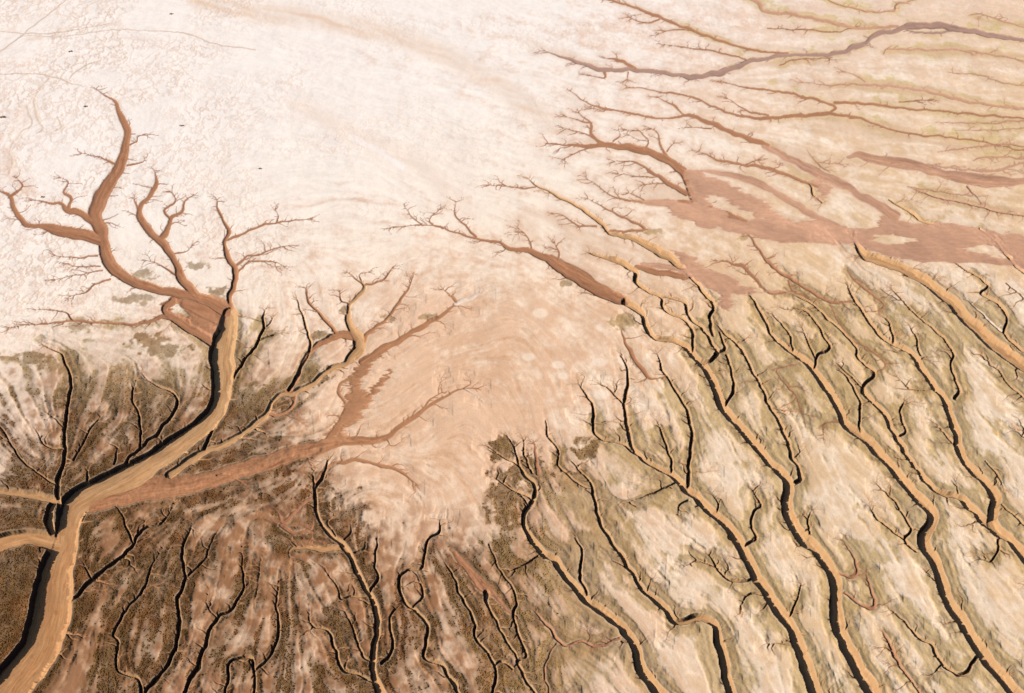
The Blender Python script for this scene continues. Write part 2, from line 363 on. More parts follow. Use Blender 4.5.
p 0.2 main : D0 118,450,2 150,490,5 180,510,5
p 0.2 side : D0 148,488,4 212,490,2
@ghost1|faint_rill|faint dry rill looping over the white crust north-west of the great creek|dry rills on the white crust
l 0.12 main : A0 0,222,3 80,220,4 150,228,5 205,246,4 255,262,2
l 0.12 side : A0 150,232,6 115,275,7 104,310,9 112,350,10 130,384,6 110,400,3
l 0.12 side : A0 208,236,6 250,200,6 300,180,2
@ghost2|faint_rill|faint dry rill with hooked pools on the crust west of the great creek|dry rills on the white crust
l 0.12 main : A0 30,520,6 40,480,9 28,450,7 62,400,7 96,370,5 80,320,8
l 0.10 side : A0 165,390,4 185,380,7 170,350,4
@ghost3|faint_rill|faint straight vehicle-like line across the white north-west corner|dry rills on the white crust
l 0.10 main : A0 -40,190,5 60,110,5 150,40,5 220,-20,5
@ghost4|faint_rill|faint combed band of dry rills north of the white basin|dry rills on the white crust
l 0.10 main : A0 60,105,2 200,108,3 330,90,3 460,92,3 560,100,5 640,130,4 768,150,3
l 0.10 side : A0 0,95,3 140,100,4 330,70,2
"""

# ------------------------------------------------------------------ survey frame
# The flat is surveyed from the air: a survey point (a, b) is a sight line from the plane's
# position, cut with the ground plane z = 0, so every trace below lies on the real ground.
H = 300.0                       # flying height, metres
PITCH = math.radians(43.0)      # sight line below the horizon
LENS = 40.0
F = LENS / 36.0 * 1024.0
SP, CP = math.sin(PITCH), math.cos(PITCH)
SUN_EL = math.radians(35.0)
STEP = 0.72                     # lattice spacing in survey units

def to_ground(a, b):
    dx = (a - 512.0) / F
    dv = (346.5 - b) / F
    dy = CP + dv * SP
    dz = -SP + dv * CP
    t = -H / dz
    return dx * t, dy * t

# ------------------------------------------------------------------ noise
def _hash(ix, iy, seed):
    h = (ix.astype(np.uint32) * np.uint32(374761393)) ^ (iy.astype(np.uint32) * np.uint32(668265263)) ^ np.uint32((seed * 2246822519) & 0xffffffff)
    h = (h ^ (h >> np.uint32(13))) * np.uint32(1274126177)
    h = (h ^ (h >> np.uint32(16))) * np.uint32(2246822519)
    return h ^ (h >> np.uint32(15))

def perlin(x, y, seed=0):
    xf = np.floor(x); yf = np.floor(y)
    ix = xf.astype(np.int32); iy = yf.astype(np.int32)
    fx = (x - xf).astype(np.float32); fy = (y - yf).astype(np.float32)
    u = fx * fx * fx * (fx * (fx * 6 - 15) + 10); v = fy * fy * fy * (fy * (fy * 6 - 15) + 10)
    def g(ax, ay, px, py):
        a = _hash(ax, ay, seed).astype(np.float32) * np.float32(2 * math.pi / 4294967296.0)
        return np.cos(a) * px + np.sin(a) * py
    n00 = g(ix, iy, fx, fy); n10 = g(ix + 1, iy, fx - 1, fy)
    n01 = g(ix, iy + 1, fx, fy - 1); n11 = g(ix + 1, iy + 1, fx - 1, fy - 1)
    a = n00 + u * (n10 - n00); b = n01 + u * (n11 - n01)
    return (a + v * (b - a)) * 1.5

def fbm(x, y, seed=0, octv=4, gain=0.5, lac=2.03):
    s = 0; amp = 1.0; tot = 0
    for k in range(octv):
        s = s + amp * perlin(x, y, seed + 17 * k)
        tot += amp; amp *= gain; x = x * lac + 3.1; y = y * lac + 7.7
    return s / tot

def sstep(a, b, x):
    t = np.clip((x - a) / (b - a), 0, 1)
    return t * t * (3 - 2 * t)

def mix(a, b, t):
    return a + (b - a) * t

def lin(r, g, b):
    c = np.array([r, g, b], dtype=np.float32) / 255.0
    return np.where(c <= 0.04045, c / 12.92, ((c + 0.055) / 1.055) ** 2.4).astype(np.float32)

def blur(a, r, n=3):
    for _ in range(n):
        for ax in (0, 1):
            p = np.concatenate([np.repeat(np.take(a, [0], ax), r + 1, ax), a, np.repeat(np.take(a, [-1], ax), r, ax)], ax)
            c = np.cumsum(p, ax, dtype=np.float64)
            m = a.shape[ax]
            a = ((np.take(c, range(2 * r + 1, 2 * r + 1 + m), ax) - np.take(c, range(0, m), ax)) / (2 * r + 1)).astype(np.float32)
    return a

rnd = random.Random(11)
nrs = np.random.RandomState(5)

# ------------------------------------------------------------------ traces of the creeks
OX = {'A': 0, 'B': 256, 'C': 512, 'D': 768}
polys = []
OY = {'0': 0, '1': 231, '2': 462}
TONES = 'strlpg'
systems = []          # dict(key, kind, label, group, strokes=[...])
for line in DATA.strip().split('\n'):
    if line.startswith('@'):
        k, kind, label, group = line[1:].split('|')
        systems.append(dict(key=k, kind=kind, label=label, group=group, strokes=[]))
        continue
    hd, pts = line.split(':')
    tone, dep, role = hd.split()
    ox = oy = 0; P = []; fs_ = 3.0
    for tok in pts.split():
        if tok in ('A0','A1','A2','B0','B1','B2','C0','C1','C2','D0','D1','D2'):
            ox, oy = OX[tok[0]], OY[tok[1]]; fs_ = 3.0; continue
        if tok == 'E': ox, oy, fs_ = 640, 100, 2.365; continue
        if tok == 'G': ox, oy, fs_ = 0, 300, 2.365; continue
        if tok == 'K': ox, oy, fs_ = 200, 220, 2.365; continue
        if tok == 'P': ox, oy, fs_ = 0, 0, 1.0; continue
        q = [float(z) for z in tok.split(',')]
        P.append((ox + q[0] / fs_, oy + q[1] / fs_, max(q[2] / fs_, 0.5) if len(q) > 2 else 1.0))
    if role in ('poly', 'hole'):
        polys.append((len(systems) - 1, role, TONES.index(tone), float(dep), np.array(P)[:, :2])); continue
    dep = float(dep)
    if dep > 1.2: dep = 1.1 + (dep - 1.2) * 0.65
    if tone == 'r': dep *= 0.5
    if tone == 't': dep *= 0.55
    if systems[-1]['key'].startswith('foot') or systems[-1]['key'] in ('central', 'braid', 'kink', 'fringe', 'slug'): dep *= 0.75
    if systems[-1]['key'] == 'great': dep *= 0.88
    if tone == 's' and systems[-1]['key'] in ('straight', 'deep', 'sinuous', 'twin', 'pinched', 'brimming', 'bend', 'swan'): dep *= 1.08
    systems[-1]['strokes'].append(dict(tone=tone, dep=dep, role=role, pts=np.array(P)))

def resample(P, step=1.5):
    n = len(P)
    Q = [P[0] * 2 - P[1]] + list(P) + [P[-1] * 2 - P[-2]]
    out = []
    for i in range(n - 1):
        p0, p1, p2, p3 = Q[i], Q[i + 1], Q[i + 2], Q[i + 3]
        m = max(2, int(np.hypot(*(p2 - p1)[:2]) / step))
        for k in range(m):
            t = k / m
            q = 0.5 * ((2 * p1) + (p2 - p0) * t + (2 * p0 - 5 * p1 + 4 * p2 - p3) * t * t + (3 * p1 - p0 - 3 * p2 + p3) * t ** 3)
            out.append(q)
    out.append(P[-1])
    out = np.array(out); out[:, 2] = np.clip(out[:, 2], 0.45, None)
    return out

lines = []     # each: pts (N,3), dep, tone, part index
parts = []     # (system index, role)
for si, s in enumerate(systems):
    for st in s['strokes']:
        R_ = resample(st['pts'])
        # natural wander of the course, less on wide beds
        L = np.concatenate([[0], np.cumsum(np.hypot(*np.diff(R_[:, :2], axis=0).T))])
        sd = len(parts) * 31
        T = np.gradient(R_[:, :2], axis=0); T /= np.maximum(np.hypot(T[:, 0], T[:, 1]), 1e-6)[:, None]
        amp = np.minimum(0.25 * R_[:, 2] + 0.5, 1.6) * np.minimum(1, np.minimum(L, L[-1] - L) / 8)
        wv = 8.0 + 1.3 * float(np.mean(R_[:, 2]))
        off = (perlin(L / wv, L * 0 + sd, 3) + 0.35 * perlin(L / (wv * 0.5), L * 0 + sd, 4)) * amp
        R_[:, 0] += -T[:, 1] * off; R_[:, 1] += T[:, 0] * off
        R_[:, 2] += np.minimum(0.25 * R_[:, 2], 1.8) * perlin(L / wv, L * 0 + sd + 9, 5) + np.minimum(0.12 * R_[:, 2], 0.35) * perlin(L / (2.5 + wv * 0.3), L * 0 + sd + 5, 6)
        if st['role'] != 'mud': R_[:, 2] *= mix(0.84, 1.0, sstep(14, 24, R_[:, 2]))
        R_[:, 2] = np.maximum(R_[:, 2], 0.45)
        st['rs'] = R_
        lines.append(dict(pts=R_, dep=st['dep'], tone=TONES.index(st['tone']), part=len(parts), mud=st['role'] == 'mud', twig=False))
        parts.append((si, 'main' if st['role'] == 'main' else 'side'))

# coarse occupancy, for growing fine rills without crossing neighbours
M0 = 130
OW, OH = 1024 + 2 * M0, 693 + 2 * M0
occ = np.full((OH, OW), -1, np.int32)
def stamp(pts, pid, extra=1.0):
    for x, y, w in pts:
        r = w * 0.5 + extra
        x0, x1 = int(x - r + M0), int(x + r + M0) + 1; y0, y1 = int(y - r + M0), int(y + r + M0) + 1
        x0 = max(x0, 0); y0 = max(y0, 0); x1 = min(x1, OW); y1 = min(y1, OH)
        if x1 > x0 and y1 > y0: occ[y0:y1, x0:x1] = pid
for l in lines: stamp(l['pts'], l['part'])

def squash(y):   # foreshortening of the ground at survey row y relative to the foot of the frame
    dv = (346.5 - y) / F
    return (SP - dv * CP)

def grow(x, y, ang, length, w, part, tone, dep, depth_lv, bend=0.0):
    """one rill walking over the ground until it meets another creek"""
    sq = squash(y)
    pts = [(x, y, w)]; a = ang; n = int(length / 1.3)
    for k in range(n):
        a += rnd.gauss(bend, 0.30)
        a = ang + (a - ang) * 0.95
        x += math.cos(a) * 1.3; y += math.sin(a) * 1.3 * sq
        ww = w * (1 - (k + 1) / (n + 1.0)) ** 0.7
        ix, iy = int(x + M0), int(y + M0)
        if not (2 < ix < OW - 2 and 2 < iy < OH - 2): break
        if k > 3 + depth_lv and occ[iy, ix] not in (-1, part): break
        pts.append((x, y, max(ww, 0.4)))
        if depth_lv < 2 and k > 1 and rnd.random() < (0.20, 0.14)[depth_lv]:
            sgn = rnd.choice((-1, 1))
            grow(x, y, a + sgn * rnd.uniform(0.5, 1.0), (length - k * 1.3) * rnd.uniform(0.4, 0.8), ww * 0.8, part, tone, dep * 0.8, depth_lv + 1)
    if len(pts) > 2:
        lines.append(dict(pts=np.array(pts), dep=dep, tone=tone, part=part, mud=False, twig=True))

base = list(lines)
for l in base:
    if l['mud']: continue
    P = l['pts']; si, role = parts[l['part']]
    sysk = systems[si]['kind']
    if sysk == 'faint_rill': continue
    acc = rnd.uniform(3, 8)
    for i in range(2, len(P) - 1):
        acc -= np.hypot(P[i, 0] - P[i - 1, 0], P[i, 1] - P[i - 1, 1])
        if acc > 0: continue
        x, y, w = P[i]
        if not (-60 < x < 1084 and -40 < y < 760): acc = 10; continue
        low = sstep(230, 420, np.array(y + 0.12 * (x - 500)))
        wst = float(sstep(560, 460, np.array(x)))
        acc = mix(rnd.uniform(1.5, 5), mix(rnd.uniform(3, 10), rnd.uniform(3, 9), wst), float(low)) * (1.0 if y > 140 else 1.5)
        tx, ty = P[i + 1, 0] - P[i - 1, 0], P[i + 1, 1] - P[i - 1, 1]
        sgn = rnd.choice((-1, 1))
        ang = math.atan2(ty / squash(y), tx)
        # creeks are traced from mouth to head, so side rills lean towards the head
        ang += sgn * rnd.uniform(0.55, 1.25)
        Lg = rnd.choice((4, 5, 6, 8, 10, 14, 20, 28)) * (0.75 + 0.35 * float(low)) * rnd.uniform(0.8, 1.2) * (1 if y > 140 else 0.7)
        w0 = 0.8 + 0.25 * float(low) + 0.5 * rnd.random() + 0.025 * w
        px = x - sgn * 0; nx, ny = math.cos(ang), math.sin(ang) * squash(y)
        sx, sy = x + nx * max(w * 0.5 - 1, 0), y + ny * max(w * 0.5 - 1, 0)
        if occ[min(max(int(sy + ny * 3 + M0), 0), OH - 1), min(max(int(sx + nx * 3 + M0), 0), OW - 1)] not in (-1, l['part']): continue
        grow(sx, sy, ang, Lg, w0, l['part'], l['tone'] if l['tone'] != 3 else 3, min(0.20 + 0.18 * float(low), l['dep'] * 0.8), 0)
    # root hairs at the head
    x, y, w = P[-1]
    if w < 2.5 and -20 < y < 700:
        ang = math.atan2((P[-1, 1] - P[-4, 1]) / squash(y), P[-1, 0] - P[-4, 0])
        for k in range(rnd.choice((3, 4, 5))):
            grow(x, y, ang + rnd.uniform(-1.0, 1.0), rnd.uniform(5, 16), 0.9, l['part'], l['tone'], 0.25, 0)
for q in polys: parts.append((q[0], 'side'))
print('lines', len(lines))

# ------------------------------------------------------------------ lattice over the flat
A = np.arange(-118, 1024 + 118, STEP, dtype=np.float32)
B = np.arange(-88, 693 + 108, STEP, dtype=np.float32)
NX, NY = len(A), len(B)
GA, GB = np.meshgrid(A, B)
X, Y = to_ground(GA.astype(np.float64), GB.astype(np.float64))
X = X.astype(np.float32); Y = Y.astype(np.float32)
print('lattice', NX, NY, NX * NY)

wA = GA + 1.0 * perlin(GA / 13.0, GB / 11, 21) + 0.13 * perlin(GA / 3.5, GB / 3.0, 22)
wB = GB + 0.8 * perlin(GA / 13.0, GB / 11, 23) + 0.10 * perlin(GA / 3.5, GB / 3.0, 24)

S = np.full((NY, NX), 99.0, np.float32)        # signed distance to the nearest creek edge
PART = np.full((NY, NX), -1, np.int16)
TONE = np.zeros((NY, NX), np.int8)
ALONG = np.zeros((NY, NX), np.float32)
LAT = np.zeros((NY, NX), np.float32)
WID = np.ones((NY, NX), np.float32)
CUT = np.zeros((NY, NX), np.float32)           # depth of the cut, metres
MG = 13.0
NORTH0 = sstep(290, 130, GB + 0.10 * (GA - 500))
for li, l in enumerate(lines):
    P = l['pts']; wmax = max(P[:, 2].max(), 1.2)
    along = li * 57.0
    mg = 4.0 if l['twig'] else MG
    RM = wmax * 0.5 + mg + 1
    IA = max(int((P[:, 0].min() - RM - A[0]) / STEP), 0); IB = min(int((P[:, 0].max() + RM - A[0]) / STEP) + 1, NX)
    JA = max(int((P[:, 1].min() - RM - B[0]) / STEP), 0); JB = min(int((P[:, 1].max() + RM - B[0]) / STEP) + 1, NY)
    if IB <= IA or JB <= JA: continue
    LS = np.full((JB - JA, IB - IA), 99.0, np.float32)
    LH = np.ones_like(LS); LN = np.zeros_like(LS); LA = np.zeros_like(LS); LL = np.zeros_like(LS)
    gA = wA[JA:JB, IA:IB]; gB = wB[JA:JB, IA:IB]
    # calm direction of the course, for telling its two banks apart
    TT = np.gradient(P[:, :2], axis=0)
    kk = 1 if l['twig'] else max(2, int(1.6 + wmax * 0.45))
    TP = np.pad(TT, ((kk, kk), (0, 0)), mode='edge'); TC = np.concatenate([np.zeros((1, 2)), np.cumsum(TP, 0)])
    TT = TC[2 * kk + 1:] - TC[:-2 * kk - 1]; TT = TT / np.maximum(np.hypot(TT[:, 0], TT[:, 1]), 1e-6)[:, None]
    for i in range(0, len(P) - 1):
        x0, y0, w0 = P[i]; x1, y1, w1 = P[i + 1]
        dx, dy = x1 - x0, y1 - y0; L2 = dx * dx + dy * dy
        if L2 < 1e-6: continue
        R = max(w0, w1) * 0.5 + mg
        ia = max(int((min(x0, x1) - R - A[0]) / STEP) - IA, 0); ib = min(int((max(x0, x1) + R - A[0]) / STEP) + 1 - IA, IB - IA)
        ja = max(int((min(y0, y1) - R - B[0]) / STEP) - JA, 0); jb = min(int((max(y0, y1) + R - B[0]) / STEP) + 1 - JA, JB - JA)
        if ib <= ia or jb <= ja: continue
        sl = (slice(ja, jb), slice(ia, ib))
        qx = gA[sl] - np.float32(x0); qy = gB[sl] - np.float32(y0)
        t = np.clip((qx * dx + qy * dy) / L2, 0, 1)
        ex = qx - t * dx; ey = qy - t * dy
        d = np.sqrt(ex * ex + ey * ey)
        hw = 0.5 * (w0 + (w1 - w0) * t)
        sg = d - hw
        m = sg < LS[sl]
        if m.any():
            ll = math.sqrt(L2)
            LS[sl][m] = sg[m]; LH[sl][m] = hw[m]; LN[sl][m] = (np.sign(ey * dx - ex * dy) * -(TT[i, 1] + (TT[i + 1, 1] - TT[i, 1]) * t))[m]
            LA[sl][m] = (along + t * ll)[m]; LL[sl][m] = ((ey * dx - ex * dy) / ll)[m]
        along += math.sqrt(L2)
    SL = (slice(JA, JB), slice(IA, IB))
    if l['mud']:
        bank = np.full_like(LS, 5.0)
    else:
        bank = 0.9 + sstep(-0.1, 0.9, LN) * (0.8 + 0.30 * LH)
        bank = bank * np.exp(0.45 * perlin(LA / 7.0, np.sign(LL) * 3.3, 51) + 0.25 * perlin(LA / 2.6, np.sign(LL) * 5.3, 52))
    bank = np.minimum(bank, np.maximum(LH * 0.85, 0.55))
    # width of the widest cut scales depth; shallow on the northern plain
    dp = l['dep'] * np.sqrt(np.minimum(LH * 2 / wmax, 1)) * np.clip(LH * 2 / 1.6, 0.4, 1) * (1 - 0.55 * NORTH0[SL])
    CUT[SL] = np.maximum(CUT[SL], np.where(LS < 0.3, dp * sstep(0, 1, (0.3 - LS) / bank), 0))
    m = LS < S[SL]
    S[SL][m] = LS[m]; PART[SL][m] = l['part']; TONE[SL][m] = l['tone']; ALONG[SL][m] = LA[m]; LAT[SL][m] = LL[m]; WID[SL][m] = LH[m] * 2

def poly_sd(P, ax, ay):
    d = np.full(ax.shape, 1e9, np.float32); ins = np.zeros(ax.shape, bool)
    n = len(P)
    for i in range(n):
        x0, y0 = P[i]; x1, y1 = P[(i + 1) % n]; dx, dy = x1 - x0, y1 - y0
        t = np.clip(((ax - x0) * dx + (ay - y0) * dy) / (dx * dx + dy * dy + 1e-9), 0, 1)
        d = np.minimum(d, np.hypot(ax - x0 - t * dx, ay - y0 - t * dy))
        c = ((y0 > ay) != (y1 > ay)) & (ax < dx * (ay - y0) / (dy if abs(dy) > 1e-9 else 1e-9) + x0)
        ins ^= c
    return np.where(ins, -d, d)
MUDS = np.zeros(GA.shape, bool); PM = np.zeros(GA.shape, np.float32); PMP = PM.copy()
NPB = len(parts) - len(polys)
k = 0
while k < len(polys):
    grp = [k]; k += 1
    while k < len(polys) and polys[k][1] == 'hole': grp.append(k); k += 1
    P = polys[grp[0]][4]
    IA = max(int((P[:, 0].min() - 12 - A[0]) / STEP), 0); IB = min(int((P[:, 0].max() + 12 - A[0]) / STEP), NX)
    JA = max(int((P[:, 1].min() - 12 - B[0]) / STEP), 0); JB = min(int((P[:, 1].max() + 12 - B[0]) / STEP), NY)
    SL = (slice(JA, JB), slice(IA, IB)); ga, gb = GA[SL], GB[SL]
    ga = ga + 6.0 * perlin(ga / 22, gb / 5, 91) + 3.5 * perlin(ga / 8, gb / 1.6, 92); gb = gb + 1.6 * perlin(ga / 18, gb / 6, 93) + 0.9 * perlin(ga / 9, gb / 3, 94)
    sd_ = poly_sd(P, ga, gb)
    for q in grp[1:]: sd_ = np.maximum(sd_, -poly_sd(polys[q][4], ga, gb))
    dep = polys[grp[0]][3]
    pm_ = sstep(1, -3, sd_); PM[SL] = np.maximum(PM[SL], pm_)
    if polys[grp[0]][2] == 4: PMP[SL] = np.maximum(PMP[SL], pm_)
    CUT[SL] = np.maximum(CUT[SL] * (1 - 0.8 * pm_ * (polys[grp[0]][2] == 4)), dep * sstep(0.3, -4, sd_))
    m = (sd_ < S[SL]) & ((S[SL] > -0.6) | (CUT[SL] < 0.28))
    S[SL][m] = sd_[m]; PART[SL][m] = NPB + grp[0]; TONE[SL][m] = polys[grp[0]][2]
    ALONG[SL][m] = ga[m]; LAT[SL][m] = gb[m] * 2; WID[SL][m] = 60; MUDS[SL] |= m & (sd_ < 1)
# distance to the larger creeks, coarse
q_ = np.concatenate([l['pts'][::3] for l in base if not l['mud'] and systems[parts[l['part']][0]]['kind'] == 'tidal_creek'])
q_ = q_[q_[:, 2] > 1.2]
cyy, cxx = np.mgrid[-120:840:5, -125:1160:5].astype(np.float32)
DC = np.full(cxx.shape, 200.0, np.float32)
for x, y, w in q_:
    i0, i1 = max(int((x + 125 - 70) / 5), 0), int((x + 125 + 70) / 5); j0, j1 = max(int((y + 120 - 60) / 5), 0), int((y + 120 + 60) / 5)
    if i1 <= 0 or j1 <= 0: continue
    sl = (slice(j0, j1), slice(i0, i1))
    if DC[sl].size: DC[sl] = np.minimum(DC[sl], np.hypot(cxx[sl] - x, (cyy[sl] - y) * 1.15) - w / 2)
print('rasterised')

# ------------------------------------------------------------------ flow field and streak textures
cs = 8
fw, fh = OW // cs + 1, OH // cs + 1
c2 = np.zeros((fh, fw), np.float32); s2 = c2.copy(); wt = c2.copy()
for l in base:
    if l['mud']: continue
    P = l['pts']
    for i in range(len(P) - 1):
        a = math.atan2(P[i + 1, 1] - P[i, 1], P[i + 1, 0] - P[i, 0]) * 2
        ix, iy = int((P[i, 0] + M0) / cs), int((P[i, 1] + M0) / cs)
        if 0 <= ix < fw and 0 <= iy < fh:
            ww = 1 + P[i, 2] * 0.3
            c2[iy, ix] += math.cos(a) * ww; s2[iy, ix] += math.sin(a) * ww; wt[iy, ix] += ww
FC = np.zeros_like(c2); FS = np.zeros_like(c2)
# open northern basin: streaks run gently down towards the east; foot of frame: up-slope fan
gy, gx = np.mgrid[0:fh, 0:fw]; px_ = gx * cs - M0; py_ = gy * cs - M0
dflt = np.where(py_ < 330, 0.28 - 0.35 * sstep(300, 0, px_), mix(1.95, 0.95, sstep(250, 800, px_))) 
FC = 0.03 * np.cos(2 * dflt); FS = 0.03 * np.sin(2 * dflt)
for r, g in ((1, 1.0), (3, 0.6), (6, 0.3)):
    FC = FC + g * blur(c2, r, 2); FS = FS + g * blur(s2, r, 2)
ANG = 0.5 * np.arctan2(FS, FC)

def bil(G, a, b, a0, b0, s):
    x = np.clip((a - a0) / s, 0, G.shape[1] - 1.001); y = np.clip((b - b0) / s, 0, G.shape[0] - 1.001)
    ix = x.astype(np.int32); iy = y.astype(np.int32); fx = (x - ix).astype(np.float32); fy = (y - iy).astype(np.float32)
    return (G[iy, ix] * (1 - fx) + G[iy, ix + 1] * fx) * (1 - fy) + (G[iy + 1, ix] * (1 - fx) + G[iy + 1, ix + 1] * fx) * fy

oy, ox = np.mgrid[0:OH, 0:OW].astype(np.float32)
C2 = bil(FC / np.hypot(FC, FS), ox - M0, oy - M0, -M0, -M0, cs); S2 = bil(FS / np.hypot(FC, FS), ox - M0, oy - M0, -M0, -M0, cs)
AN = 0.5 * np.arctan2(S2, C2)
AN = AN + 0.35 * perlin(ox / 25, oy / 18, 77)
VX, VY = np.cos(AN), np.sin(AN)

def lic(noise, n, step):
    acc = noise.copy(); cnt = 1
    for sg in (1, -1):
        x, y = ox.copy(), oy.copy(); lx, ly = VX * sg, VY * sg
        for k in range(n):
            x += lx * step; y += ly * step
            ix = np.clip(x, 0, OW - 1).astype(np.int32); iy = np.clip(y, 0, OH - 1).astype(np.int32)
            nx_, ny_ = VX[iy, ix], VY[iy, ix]
            f = np.where(nx_ * lx + ny_ * ly < 0, -1, 1)
            lx, ly = nx_ * f, ny_ * f
            acc += noise[iy, ix]; cnt += 1
    acc /= cnt
    return (acc - acc.mean()) / acc.std()

w1_ = nrs.normal(size=(OH, OW)).astype(np.float32)
L1 = lic(w1_, 8, 1.0)
L2_ = lic(blur(w1_[::-1].copy(), 1, 2), 22, 1.2)
L3 = lic(blur(w1_[:, ::-1].copy(), 4, 2), 34, 2.0)
def smp(G): return bil(G, GA, GB, -M0, -M0, 1.0)
S1t, S2t, S3t = smp(L1), smp(L2_), smp(L3)
print('streaks')

# ------------------------------------------------------------------ ground cover maps (survey nodes every 64)
def grid(txt):
    return np.array([[float(c) for c in r] for r in txt.split()], np.float32)
VEG = grid(VEGTXT); SALT = grid(SALTTXT); WARM = grid(WARMTXT)
def cub(G, a, b):
    # smooth (b-spline) lookup, nodes at 64-unit spacing
    P = np.pad(G, 3, mode='edge')
    x = np.clip(a / 64.0, -1.5, G.shape[1] + 0.4) + 3; y = np.clip(b / 63.0, -1.5, G.shape[0] + 0.4) + 3
    ix = np.floor(x).astype(np.int32); iy = np.floor(y).astype(np.int32); fx = x - ix; fy = y - iy
    def wts(t): return [(1 - t) ** 3 / 6, (3 * t ** 3 - 6 * t * t + 4) / 6, (-3 * t ** 3 + 3 * t * t + 3 * t + 1) / 6, t ** 3 / 6]
    wx, wy = wts(fx), wts(fy); r = 0
    for j in range(4):
        rr = 0
        for i in range(4):
            rr = rr + wx[i] * P[np.clip(iy - 1 + j, 0, P.shape[0] - 1), np.clip(ix - 1 + i, 0, P.shape[1] - 1)]
        r = r + wy[j] * rr
    return r.astype(np.float32)
wa = GA + 14 * fbm(X / 28, Y / 40, 31, 3); wb = GB + 10 * fbm(X / 28, Y / 40, 33, 3)
veg0 = cub(VEG, wa, wb) / 9; salt0 = cub(SALT, wa, wb) / 9; warm = cub(WARM, GA, GB) / 9

n_big = fbm(X / 30, Y / 40, 41, 4); n_mid = fbm(X / 9, Y / 12, 43, 4); n_fine = fbm(X / 2.2, Y / 2.8, 45, 4)
n_mid2 = fbm(X / 4.5 + 9, Y / 5, 49, 4)
n_tiny = fbm(X / 0.8, Y / 1.0, 47, 2)

DIST = bil(DC, GA + 3 * n_mid * 3, GB + 2.5 * n_mid * 3, -125, -120, 5.0)
near = np.exp(-np.maximum(DIST, 0) / 9.0)                         # 1 at a creek edge
low = sstep(225, 330, GB + 0.10 * (GA - 500))                  # southern marsh against northern plain
dk = sstep(620, 430, GA) * sstep(300, 430, GB)                 # dark scrub of the south-west
v = veg0 * 0.95 + 0.26 * n_big + 0.38 * n_mid + 0.10 * S3t + 0.05 * S2t + (0.66 - 0.26 * dk) * near * low * sstep(0.15, 0.35, veg0) - 0.62
v = v + dk * (0.05 + 0.10 * n_mid2 + 0.07 * S2t + 0.15 * n_mid)
v = v + (1 - low) * 0.55 * np.exp(-np.maximum(DIST, 0) / 6.0) * sstep(560, 640, GA) * sstep(0.08, 0.2, veg0)
veg = sstep(-0.10 - 0.12 * dk, 0.16 + 0.16 * dk, v + 0.16 * n_fine) * 0.85 + 0.15 * sstep(-0.35, 0.1, v)
spots = np.zeros(GA.shape, np.float32)
for (sx, sy, rx_, ry_, st0) in SCRUB_SPOTS:
    dd = np.hypot((GA - sx) / rx_, (GB - sy) / ry_)
    spots = np.maximum(spots, st0 * sstep(1.1, 0.6, dd + 0.9 * n_mid2 + 0.6 * n_fine - 0.06 * S1t))
veg = np.maximum(veg, spots)
dk = np.maximum(dk, spots * np.where(GA < 600, 0.72, 0.15))
veg = veg * (0.86 + 0.14 * sstep(-0.5, 0.4, n_fine))
plain = sstep(250, 330, GA) * sstep(640, 560, GA) * sstep(200, 260, GB) * sstep(480, 420, GB)
sa = salt0 + 0.20 * n_big + 0.30 * n_mid + 0.05 * (1 - 0.8 * plain) * S3t + 0.10 * n_mid2 + 0.05 * S2t + 0.16 * n_fine - 0.14 * near * low - 0.46
sa = sa + dk * (0.06 + 0.25 * n_mid2)
salt = sstep(-0.10, 0.36, sa)

# base tones, as they look in full sun, divided by the light that reaches level ground
EXPO = np.float32(EXPOSURE)
def alb(*c): return lin(*c) / EXPO
c_mud = alb(233, 195, 163); c_mud2 = alb(221, 179, 145); c_mudN = alb(240, 212, 192); c_mudE = alb(229, 195, 153)
c_salt = alb(250, 228, 204); c_saltN = alb(249, 236, 225)
north = sstep(420, 60, GB + 0.30 * (GA - 300))
def v3(a): return a[..., None]
col = mix(c_mud, c_mud2, v3(sstep(-0.4, 0.6, n_big * 0.6 + 0.07 * S3t)))
col = mix(col, c_mudE, v3(sstep(560, 800, GA) * 0.8))
col = mix(col, c_mudN, v3(north))
cl = sstep(-0.35, 0.45, n_mid2 + 0.5 * n_big + 0.12 * S2t)
col = mix(col, mix(alb(152, 104, 68), alb(214, 168, 130), v3(cl)), v3(dk * low * 0.9 * sstep(0.12, 0.42, veg0 + 0.2 * n_big)))
stn = mix(mix(c_salt, alb(243, 212, 184), v3(dk)), c_saltN, v3(north))
col = mix(col, stn, v3(salt))
# dry, fine crust mottling
plain = sstep(250, 330, GA) * sstep(640, 560, GA) * sstep(200, 260, GB) * sstep(480, 420, GB)
mot = np.exp(0.035 * S1t + 0.03 * (1 - 0.8 * plain) * S2t + 0.05 * n_mid + 0.05 * n_fine)
mot = mix(mot, np.exp(0.02 * S1t + 0.012 * S2t + 0.04 * n_mid + 0.05 * n_fine + 0.04 * n_mid2), north)
col = col * v3(mot)
# brown stains and hairline drainage on the southern flats
stain = sstep(0.55, 1.9, S2t + 0.5 * n_mid) * low
col = mix(col, col * np.array([0.78, 0.66, 0.54], np.float32), v3(stain * 0.6))
# warm bare clay
col = mix(col, col * np.array([0.96, 0.88, 0.79], np.float32), v3(np.clip(warm + 0.15 * n_big, 0, 1)))
